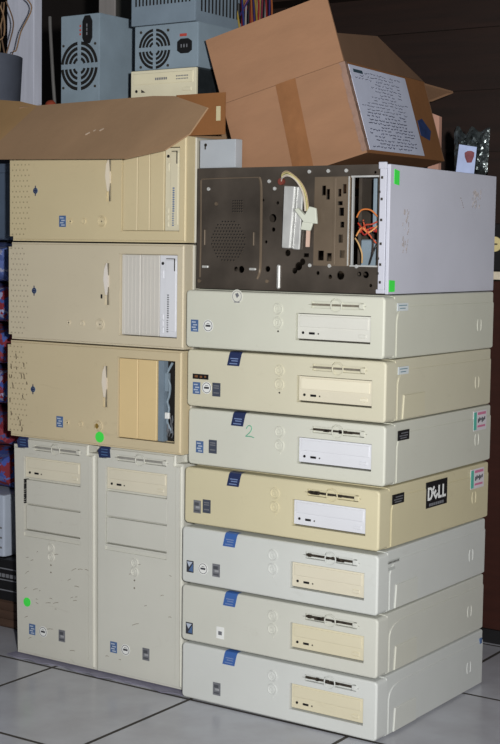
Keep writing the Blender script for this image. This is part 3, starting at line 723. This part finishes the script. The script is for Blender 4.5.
# ------------------------------------------------------------------ power supplies and drive
def fan_grille(parent, c, R_, body, y=-.0008):
    bm = NB()
    k = 0
    for r0, r1 in ((.26, .38), (.47, .60), (.69, .83), (.91, 1.05)):
        for q in range(4):
            a = PI/4*0+q*PI/2; gap = .11/((r0+r1)/2)
            arc_slot(bm, c, R_*r0, R_*r1, a+gap, a+PI/2-gap, y, y+.0012)
    return obj('fan_grille', bm, m_hole, parent)
def psu(label, loc, w, h, d, mat, grille, R_, sock, sock_vert, slots=False, rot=0):
    t = thing('power_supply', label, 'power supply', loc, (0, 0, rot), 'computer power supplies on the carton')
    bm = NB(); bx(bm, 0, w, 0, d, 0, h, .0012, 2); obj('housing', bm, mat, t)
    bm = NB(); bx(bm, w-.0002, w+.0006, .002, .012, .003, h-.003); bx(bm, .002, w-.002, .004, d-.004, h-.0002, h+.0008); obj('folded_seam', bm, mat, t)
    if grille: 
        fan_grille(t, grille, R_, mat)
        bm = NB(); 
        for a in range(4):
            q = PI/4+a*PI/2; cyl(bm, (grille[0]+R_*1.28*math.cos(q), -.0006, grille[1]+R_*1.28*math.sin(q)), .0026, .002, seg=12)
        obj('screw', bm, m_dark, t)
    if sock:
        u, z = sock
        sw, sh = (.0120, .027) if sock_vert else (.0165, .0135)
        bm = NB()
        pts = [(u-sw*.5, z-sh), (u+sw*.5, z-sh), (u+sw, z-sh*.6), (u+sw, z+sh*.6), (u+sw*.5, z+sh), (u-sw*.5, z+sh), (u-sw, z+sh*.6), (u-sw, z-sh*.6)]
        prism(bm, [(a, -.0025, b) for a, b in pts], (0, .004, 0)); o = obj('power_socket', bm, m_black, t)
        bm = NB()
        for k in (-1, 0, 1): 
            if sock_vert: bx(bm, u-.001, u+.001, -.0034, -.002, z+k*.008-.003, z+k*.008+.003)
            else: bx(bm, u+k*.0065-.001, u+k*.0065+.001, -.0034, -.002, z-.003, z+.003)
        obj('socket_pin', bm, m_silver, o)
        bm = NB()
        if sock_vert:
            for zz in (-.008, 0, .008): bx(bm, u-.021, u-.0175, -.0006, .0003, z+zz-.002, z+zz+.002, mat=0)
        else: bx(bm, u-.012, u+.004, -.0006, .0003, z+.018, z+.023, mat=0)
        obj('red_print', bm, M('red print', (176, 70, 60), .5, var=.1), t)
    if slots:
        bm = NB()
        for k in range(13): bx(bm, w-.0004, w+.0004, .018+k*.0115, .0225+k*.0115, .02, h-.014)
        for k in range(16): bx(bm, .01+k*.0085, .0135+k*.0085, -.0004, .0004, h-.05, h-.03)
        obj('vent_slots', bm, m_hole, t)
    return t
TOPZ = 1.1244
psu('power supply standing upright with a black socket above its round fan grille', (-.364, .06, TOPZ), .0995, .175, .178, m_psu, (.0485, .0755), .0455, (.070, .145), True)
t = thing('disc_drive', 'beige disc drive lying on the carton under two stacked power supplies', 'disc drive', (-.176, .050, TOPZ))
bm = NB(); bx(bm, .002, .153, .006, .20, .004, .0535, .001, 1); obj('housing', bm, M('dark drive steel', (44, 50, 54), .45, .3, var=.2, scale=60), t)
bm = NB(); bx(bm, 0, .155, 0, .007, .003, .0555, .0012, 2); obj('front_panel', bm, M('cream drive front', (214, 208, 182), .5, var=.04), t)
bm = NB(); bx(bm, .006, .149, -.0012, .001, .029, .050, .0008, 1); obj('disc_tray', bm, M('cream tray', (218, 211, 182), .5, var=.04), t)
bm = NB(); cyl(bm, (.014, -.0002, .017), .0028, .0015, seg=14); obj('headphone_jack', bm, m_black, t)
bm = NB(); prism(bm, [(.026, -.0008, .014), (.036, -.0008, .014), (.026, -.0008, .020)], (0, .002, 0)); obj('volume_wheel', bm, m_dark, t)
bm = NB(); bx(bm, .125, .145, -.0014, .001, .013, .020, .0008, 1); obj('eject_button', bm, M('cream button', (214, 208, 182), .5, var=.03), t)
bm = NB()
for k in range(7): bx(bm, .060+k*.0042, .0628+k*.0042, -.0017, -.001, .036, .0405)
for k in range(8): bx(bm, .110+k*.0036, .1122+k*.0036, -.0017, -.001, .040, .0425); bx(bm, .110+k*.0036, .1122+k*.0036, -.0017, -.001, .035, .037)
obj('drive_print', bm, m_silver, t)
bm = NB(); bx(bm, 0, .10, 0, .10, 0, .003, .0008, 1)
tag(obj('metal_cover_plate', bm, m_psu, loc=(-.2, .045, TOPZ-.0002+.0001)), 'thin pale metal plate sticking out beneath the beige disc drive', 'metal plate')
bpy.data.objects['metal_cover_plate'].scale = (.9, .9, 1)
psu('power supply lying flat on the beige disc drive, fan grille left of its socket', (-.171, .055, TOPZ+.0565), .150, .083, .19, m_psu, (.048, .039), .036, (.120, .040), False)
psu('plain-fronted power supply with vent slots, topmost above the disc drive', (-.178, .052, TOPZ+.1408), .152, .086, .235, m_psu2, None, 0, None, False, True)
# coloured leads hanging behind the big carton flap
cols = [(200, 160, 60), (226, 196, 90), (190, 40, 50), (150, 30, 60), (40, 60, 150), (210, 205, 200), (170, 40, 40), (30, 30, 34), (205, 110, 50), (70, 50, 130), (190, 50, 70), (210, 190, 120)]
t = thing('cable_bundle', 'bundle of thin coloured wires hanging behind the top edge of the tilted box', 'wires', (-.024, .19, TOPZ+.165))
rnd = random.Random(3)
for k in range(22):
    a = rnd.random(); cc = cols[k % len(cols)]
    x0 = -.012+.085*(k/22); bm = NB()
    tube(bm, spline([(-.004, .005+a*.03, .0+.02*rnd.random()), (x0*.6, .01, .05+.02*rnd.random()), (x0, .0+.02*a, .03+.03*rnd.random()), (x0+.012*rnd.random(), .01*a, -.03), (x0+.018*rnd.random()-.004, .01, -.1)]), .0019, 6)
    obj('wire', bm, M('lead', tuple(int(v*.62) for v in cc), .45, var=.02), t)
bm = NB(); bx(bm, -.008, 0, .0, .04, -.01, .028, .002, 1); obj('cable_exit', bm, m_black, t)

# ------------------------------------------------------------------ antistatic bag, plank, card behind
bm = NB(); rnd = random.Random(12); g = []; nx, nz = 16, 16
for s_ in (0, 1):
    gg = []
    for i in range(nx+1):
        row = []
        for j in range(nz+1):
            e = min(i, nx-i, j, nz-j); a = .0 if e == 0 else (.004+.009*rnd.random())*min(1, e/3)
            sh = .010*(j/nz)**2*math.sin(i*1.1)*0.3
            row.append(bm.verts.new((.072*i/nx+.001*rnd.random()+.006*(j/nz-.5)*(i/nx-.5), (-a if s_ == 0 else a), .086*j/nz+sh*(j == nz)*1+ (.006*math.sin(i*.9)*(j/nz)))))
        gg.append(row)
    for i in range(nx):
        for j in range(nz): bm.faces.new((gg[i][j], gg[i+1][j], gg[i+1][j+1], gg[i][j+1]))
bmesh.ops.remove_doubles(bm, verts=bm.verts, dist=.0009)
me = mesh_of('antistatic_bag', bm); me.materials.append(M('metallised film', (104, 112, 112), .22, .8, var=.35, scale=110, bump=1, bscale=90))
t = thing('antistatic_bag', 'crumpled shiny dark antistatic bag with a white label, standing on the opened case', 'bag', (.341, .398, CZ+CH+.001))
obj('film', me, None, t)
bm = NB(); board(bm, [(.012, -.0142, .006), (.050, -.0142, .002), (.055, -.0155, .052), (.018, -.0155, .058)], .0006, 0)
pg = [(.040+.0095*math.cos(a)*(1+.25*math.sin(3*a)), -.0153, .034+.014*math.sin(a)*(1+.2*math.cos(2*a))) for a in [2*PI*k/12 for k in range(12)]]; board(bm, pg, .0006, 1)
obj('label', bm, [M('pale blue label', (176, 190, 226), .5, var=.08, scale=40), M('reddish print', (132, 78, 84), .5, var=.2, scale=80)], t, 'pale blue label with a reddish print')
bm = NB(); board(bm, [(.180, .60, .8065), (.214, .60, .8065), (.198, .625, 1.127), (.177, .625, 1.135)], .012)
tag(obj('wooden_plank', bm, M('pinkish bare wood', (196, 150, 132), .7, var=.1, scale=10, stretch=(8, 8, 1))), 'narrow pinkish bare plank leaning behind the tilted box', 'plank')
bm = NB(); 0 and board(bm, [(.258, .450, .992), (.30, .455, .9925), (.285, .452, 1.014), (.279, .452, 1.018)], .002)

# ------------------------------------------------------------------ wooden furniture behind
m_wood = M('dark red brown wood', (36, 19, 12), .65, var=.2, scale=5, stretch=(1, 1, 14), bump=.1, bscale=30)
m_woodlow = M('red brown wood', (54, 24, 16), .5, var=.15, scale=6, stretch=(1, 1, 10))
t = thing('wooden_cabinet', 'dark wooden cabinet with a pale edged counter, behind everything on the right', 'cabinet', (-.35, .7, 0))
bm = NB(); bx(bm, 0, 2.2, 0, .4, .03, .790); obj('lower_body', bm, m_woodlow, t)
bm = NB(); bx(bm, 0, 2.2, -.006, .4, 0, .0295); obj('plinth', bm, m_black, t, 'black plinth')
bm = NB(); bx(bm, 0, 2.2, -.105, .4, .7905, .804); obj('counter', bm, m_woodlow, t)
bm = NB(); bx(bm, 0, 2.2, -.112, -.105, .789, .8055, .001, 1); o = obj('counter_edge', bm, M('cream edge strip', (206, 196, 176), .5, var=.1, scale=60), t, 'cream counter edge')
bm = NB(); bx(bm, 0, 2.2, .1, .4, .8045, 1.9)
for k in range(7): bx(bm, 0, 2.2, .09, .1, .93+k*.135, .938+k*.135)
obj('back_boards', bm, m_wood, t)
bm = NB(); bx(bm, 0, 2.2, .02, .1, 1.42, 1.45); obj('upper_shelf', bm, m_wood, t)
t = thing('black_device', 'low black device with a round cream dial on the counter edge at right', 'appliance', (.315, .60, .806))
bm = NB(); bx(bm, 0, .45, 0, .12, 0, .098, .004, 2); obj('housing', bm, m_black, t)
bm = NB(); cyl(bm, (.025, -.002, .0555), .0155, .006, seg=28); o = obj('dial', bm, M('cream dial', (206, 192, 140), .5, var=.05), t, 'round cream dial')
bm = NB(); bx(bm, .018, .032, -.0058, -.0048, .054, .057); obj('dial_mark', bm, m_dark, o)

# ------------------------------------------------------------------ clutter at the left edge
bm = NB(); bx(bm, 0, .45, 0, .30, 0, .062, .003, 1)
for k in range(3): bx(bm, .0, .45, -.003, .0, .006+k*.019, .021+k*.019)
tag(obj('wooden_crate', bm, M('brown crate wood', (74, 54, 42), .8, var=.2, scale=8, stretch=(1, 1, 6)), loc=(-.975, .15, .0005)), 'low brown wooden crate on the floor at the left edge, beside the scuffed tower', 'crate')
t = thing('black_player', 'flat black electronic device on the low wooden crate at the left edge', 'appliance', (-.98, .145, .0635))
bm = NB(); bx(bm, 0, .43, 0, .27, 0, .092, .003, 2); obj('housing', bm, m_black, t)
bm = NB()
for z in (.022, .045, .070): bx(bm, .01, .42, -.0012, .001, z, z+.0025)
for k in range(5): bx(bm, .36+k*.012, .368+k*.012, -.002, .001, .052, .060)
obj('trim_line', bm, m_silver, t, 'thin grey trim line')
t = thing('white_box', 'pale grey-white case on the black device, half hidden at the left edge', 'box', (-.94, .15, .1568))
bm = NB(); bx(bm, 0, .332, 0, .25, 0, .140, .006, 2); obj('shell', bm, M('pale grey plastic', (176, 186, 202), .5, var=.05), t)
bm = NB()
for k in range(3): bx(bm, .30, .326, -.0008, .001, .02+k*.022, .024+k*.022)
obj('groove', bm, m_silver, t)
# pile of patterned cloth
def cloth_layer(seed):
    bm = NB(); rnd = random.Random(seed); nx, ny = 26, 14
    w, d, h = .40, .30, .088
    ph = rnd.random()*6
    r = []
    for i in range(nx+1):
        u = i/nx; ring_ = []
        for k in range(24):
            a = 2*PI*k/24; ca, sa = math.cos(a), math.sin(a)
            cx = math.copysign(abs(ca)**.45, ca); sz = math.copysign(abs(sa)**.6, sa)
            e = min(1, (min(u, 1-u)/.06)**.5) if 0 < u < 1 else .15
            wob = 1+.035*math.sin(5*a+ph+u*9)+.03*math.sin(13*u+3*a)
            ring_.append(bm.verts.new((w*(u-.5), d/2*cx*e*wob, h/2*sz*e*wob)))
        r.append(ring_)
    for i in range(nx):
        for k in range(24): bm.faces.new((r[i][k], r[i+1][k], r[i+1][(k+1) % 24], r[i][(k+1) % 24]))
    bm.faces.new(r[0][::-1]); bm.faces.new(r[-1]); return bm
def cloth_mat(name, c1, c2, c3):
    m = M(name, c1, .9, var=0); nt = m.node_tree; N = nt.nodes; L = nt.links; b = N['Principled BSDF']
    tc = N.new('ShaderNodeTexCoord'); n = N.new('ShaderNodeTexVoronoi'); n.inputs['Scale'].default_value = 80
    n2 = N.new('ShaderNodeTexNoise'); n2.inputs['Scale'].default_value = 60; L.new(tc.outputs['Object'], n2.inputs['Vector'])
    mv = N.new('ShaderNodeVectorMath'); mv.operation = 'ADD'; L.new(tc.outputs['Object'], mv.inputs[0])
    sc = N.new('ShaderNodeVectorMath'); sc.operation = 'SCALE'; sc.inputs['Scale'].default_value = .03; L.new(n2.outputs['Color'], sc.inputs[0]); L.new(sc.outputs[0], mv.inputs[1])
    L.new(mv.outputs[0], n.inputs['Vector'])
    sp = N.new('ShaderNodeSeparateColor'); L.new(n.outputs['Color'], sp.inputs[0])
    r = N.new('ShaderNodeValToRGB'); r.color_ramp.interpolation = 'CONSTANT'
    r.color_ramp.elements[0].color = srgb(c1); r.color_ramp.elements[1].position = .5; r.color_ramp.elements[1].color = srgb(c2)
    e = r.color_ramp.elements.new(.8); e.color = srgb(c3)
    L.new(sp.outputs[0], r.inputs['Fac']); L.new(r.outputs['Color'], b.inputs['Base Color']); return m
cl = [('topmost', (74, 92, 150), (92, 110, 170), (160, 164, 190)), ('second', (64, 84, 156), (130, 40, 52), (150, 156, 190)), ('third', (122, 40, 52), (66, 84, 150), (140, 60, 70)),
      ('fourth', (66, 84, 160), (128, 44, 54), (150, 150, 186)), ('fifth', (118, 34, 48), (140, 56, 66), (70, 78, 130)), ('lowest', (120, 40, 50), (60, 78, 150), (84, 100, 160))]
names = {'topmost': 'mostly blue folded cloth, topmost of the cloth pile at the left edge', 'second': 'blue and dark red folded cloth, second from the top of the left-edge pile', 'third': 'dark red folded cloth with blue spots, third from the top of the left-edge pile',
         'fourth': 'blue folded cloth with dark red spots, fourth from the top of the left-edge pile', 'fifth': 'dark red folded cloth, last but one of the left-edge pile', 'lowest': 'dark red and blue folded cloth, lowest of the left-edge pile'}
for k, (nm, a, b, c) in enumerate(cl):
    o = obj('folded_cloth', cloth_layer(k), cloth_mat('patterned cloth '+nm, a, b, c), loc=(-.8, .32, .297+.0465+(5-k)*.0925))
    tag(o, names[nm], 'cloth', 'folded cloths piled at the left edge')
bm = NB(); bx(bm, 0, .42, 0, .30, 0, .165, .012, 3); bx(bm, -.003, .423, -.003, .303, .145, .166, .003, 2)
tag(obj('storage_bin', bm, M('blue grey plastic', (84, 98, 118), .5, var=.08), loc=(-1.02, .17, .856)), 'blue-grey plastic bin on the pile of folded cloths at the left edge', 'bin')
# pot with dry stalks
t = thing('grey_pot', 'plain grey pot holding pale dry stalks, at the upper left', 'pot', (-.877, .33, 1.0225))
bm = NB(); q = [(0, 0), (.098, 0), (.112, .262), (.106, .262), (.094, .01), (0, .01)]; seg = 40; g = []
for i in range(seg): a = 2*PI*i/seg; g.append([bm.verts.new((r*math.cos(a), r*math.sin(a), z)) for r, z in q[1:5]])
for i in range(seg):
    for j in range(3): bm.faces.new((g[i][j], g[(i+1) % seg][j], g[(i+1) % seg][j+1], g[i][j+1]))
bm.faces.new([g[i][0] for i in range(seg)][::-1]); bm.faces.new([g[i][3] for i in range(seg)])
obj('pot_body', bm, M('grey plastic pot', (92, 98, 112), .6, var=.1), t)
rnd = random.Random(21)
for k in range(26):
    bm = NB(); a = rnd.random()*3-1.8; r0 = .045+.045*rnd.random(); x, y = r0*math.cos(a), r0*math.sin(a)
    ps = [(x, y, .015)]; px_, py_, pz = x, y, .2
    for s_ in range(5): px_ += rnd.uniform(-.024, .024); py_ += rnd.uniform(-.02, .02); pz += rnd.uniform(.02, .055); ps.append((px_, py_, pz))
    tube(bm, spline(ps, 5), .0018, 5); obj('dry_stalk', bm, M('dry stalk', rnd.choice([(168, 148, 112), (150, 120, 90), (120, 96, 76)]), .8, var=.1), t)
bm = NB(); tube(bm, spline([(.085, -.05, .17), (.100, -.055, .195), (.118, -.055, .22)]), .0026, 6)
for k in range(4): tube(bm, spline([(.102+.005*k, -.055, .197+.007*k), (.094+.006*k, -.058, .215+.006*k), (.095+.007*k, -.06, .232)], 4), .0012, 5)
obj('dark_twig', bm, M('dark twig', (52, 44, 50), .8, var=.1), t)
# upright planks / post at the back left
bm = NB(); bx(bm, 0, .090, 0, .03, 0, 1.75, .003, 2)
tag(obj('white_board', bm, M('white washed wood', (214, 218, 234), .7, var=.08, scale=6, stretch=(10, 10, 1)), loc=(-.937, .50, .0002)), 'tall white upright board behind the grey pot at upper left', 'board')
bm = NB(); bx(bm, 0, .05, 0, .03, 0, 1.75, .003, 2)
tag(obj('narrow_post', bm, M('grey washed wood', (142, 138, 136), .7, var=.08, scale=6, stretch=(10, 10, 1)), loc=(-.642, .50, .0002)), 'narrow pale grey post above the upright power supply', 'post')
bm = NB(); bx(bm, 0, .07, 0, .03, 0, 1.75, .003, 2)
tag(obj('dark_post', bm, M('dark grey wood', (58, 58, 54), .7, var=.1), loc=(-.590, .50, .0002)), 'dark grey upright post right of the narrow pale post', 'post')
bm = NB(); tube(bm, spline([(-.802, .42, .002), (-.805, .46, .8), (-.80, .47, 1.25), (-.812, .475, 1.45)]), .004, 6)
bm.free(); bm = NB(); tube(bm, [(-.505, .20, TOPZ+.004), (-.53, .22, 1.2), (-.575, .26, 1.32), (-.585, .27, 1.345)], .0036, 7)
tag(obj('metal_rod', bm, M('grey rod', (130, 128, 126), .4, .3, var=.1)), 'thin grey rod leaning in the dark gap right of the white board', 'rod')
bm = NB(); bmesh.ops.create_icosphere(bm, subdivisions=2, radius=.011); 
for v in bm.verts: v.co *= 1+.18*random.random()
bmesh.ops.translate(bm, verts=bm.verts, vec=(0, 0, .0085)); bm2 = bm
tag(obj('orange_lump', bm, M('orange red paper', (150, 60, 36), .8, var=.2, scale=60), loc=(-.445, .12, TOPZ+.0005)), 'small crumpled orange-red scrap left of the upright power supply', 'scrap')

# ------------------------------------------------------------------ room
def tile_mat():
    m = bpy.data.materials.new('grey floor tiles'); m.use_nodes = True
    nt = m.node_tree; N = nt.nodes; L = nt.links; b = N['Principled BSDF']
    tc = N.new('ShaderNodeTexCoord'); mp = N.new('ShaderNodeMapping')
    g = .3423; mp.vector_type = 'TEXTURE'; mp.inputs['Location'].default_value = (-.3199, -.0106, 0); mp.inputs['Rotation'].default_value = (0, 0, .0107)
    L.new(tc.outputs['Object'], mp.inputs['Vector'])
    br = N.new('ShaderNodeTexBrick'); br.offset = 0; br.squash = 1
    br.inputs['Scale'].default_value = 1/g; br.inputs['Brick Width'].default_value = 1; br.inputs['Row Height'].default_value = 1
    br.inputs['Mortar Size'].default_value = .012; br.inputs['Mortar Smooth'].default_value = .15; br.inputs['Bias'].default_value = 0
    br.inputs['Color1'].default_value = srgb(TILE); br.inputs['Color2'].default_value = srgb(TILE); br.inputs['Mortar'].default_value = srgb((58, 54, 50))
    L.new(mp.outputs[0], br.inputs['Vector'])
    n = N.new('ShaderNodeTexNoise'); n.inputs['Scale'].default_value = 9; n.inputs['Detail'].default_value = 8; L.new(tc.outputs['Object'], n.inputs['Vector'])
    r = N.new('ShaderNodeValToRGB'); r.color_ramp.elements[0].position = .35; r.color_ramp.elements[0].color = (.86, .85, .84, 1); r.color_ramp.elements[1].position = .6; r.color_ramp.elements[1].color = (1, 1, 1, 1)
    L.new(n.outputs['Fac'], r.inputs['Fac'])
    mx = N.new('ShaderNodeMix'); mx.data_type = 'RGBA'; mx.blend_type = 'MULTIPLY'; mx.inputs['Factor'].default_value = 1
    L.new(br.outputs['Color'], mx.inputs['A']); L.new(r.outputs['Color'], mx.inputs['B']); L.new(mx.outputs['Result'], b.inputs['Base Color'])
    rr = N.new('ShaderNodeMapRange'); rr.inputs['To Min'].default_value = .22; rr.inputs['To Max'].default_value = .8; L.new(br.outputs['Fac'], rr.inputs['Value']); L.new(rr.outputs[0], b.inputs['Roughness'])
    bp = N.new('ShaderNodeBump'); bp.inputs['Strength'].default_value = .5; bp.inputs['Distance'].default_value = .002; bp.invert = True
    L.new(br.outputs['Fac'], bp.inputs['Height']); L.new(bp.outputs['Normal'], b.inputs['Normal'])
    return m
bm = NB(); bx(bm, -3, 3, -3.2, 1.4, -.05, 0); struct('floor', bm, tile_mat())
bm = NB(); bx(bm, -3, 3, 1.4, 1.5, 0, 2.7); struct('wall_back', bm, M('dark back wall', (34, 28, 25), .9, var=.1))
bm = NB(); bx(bm, -3.1, -3, -3.2, 1.5, 0, 2.7); struct('wall_left', bm, M('dim left wall', (96, 92, 88), .9, var=.05))

# ------------------------------------------------------------------ light: camera flash plus a little room light
def area(name, loc, aim, size, power, col=(1, 1, 1)):
    l = bpy.data.lights.new(name, 'AREA'); l.size = size; l.energy = power; l.color = col; l.shape = 'DISK'
    o = bpy.data.objects.new(name, l); C.objects.link(o); o.location = loc
    o.rotation_euler = (Vector(aim)-Vector(loc)).to_track_quat('-Z', 'Y').to_euler(); return o
RV = Vector(CAMR); UV = Vector(CAMU); FV = Vector(CAMF); CP = Vector(CAMP)
fl = CP + RV*.13 + UV*.07
area('camera_flash', fl, (0, .1, .62), .05, FLASH, (1, .985, .96))
w = bpy.data.worlds.new('world'); bpy.context.scene.world = w; w.use_nodes = True
w.node_tree.nodes['Background'].inputs[0].default_value = (.80, .88, 1, 1); w.node_tree.nodes['Background'].inputs[1].default_value = AMB

cam = bpy.data.cameras.new('camera'); co = bpy.data.objects.new('camera', cam); C.objects.link(co)
cam.sensor_fit = 'HORIZONTAL'; cam.sensor_width = 36; cam.lens = LENS; cam.clip_start = .05
R3 = Matrix((RV, UV, -FV)).transposed()
co.matrix_world = Matrix.Translation(CP) @ R3.to_4x4()
s = bpy.context.scene; s.camera = co
s.view_settings.view_transform = 'Standard'; s.view_settings.look = 'None'; s.view_settings.exposure = 0; s.view_settings.gamma = 1
s.view_settings.use_curve_mapping = False
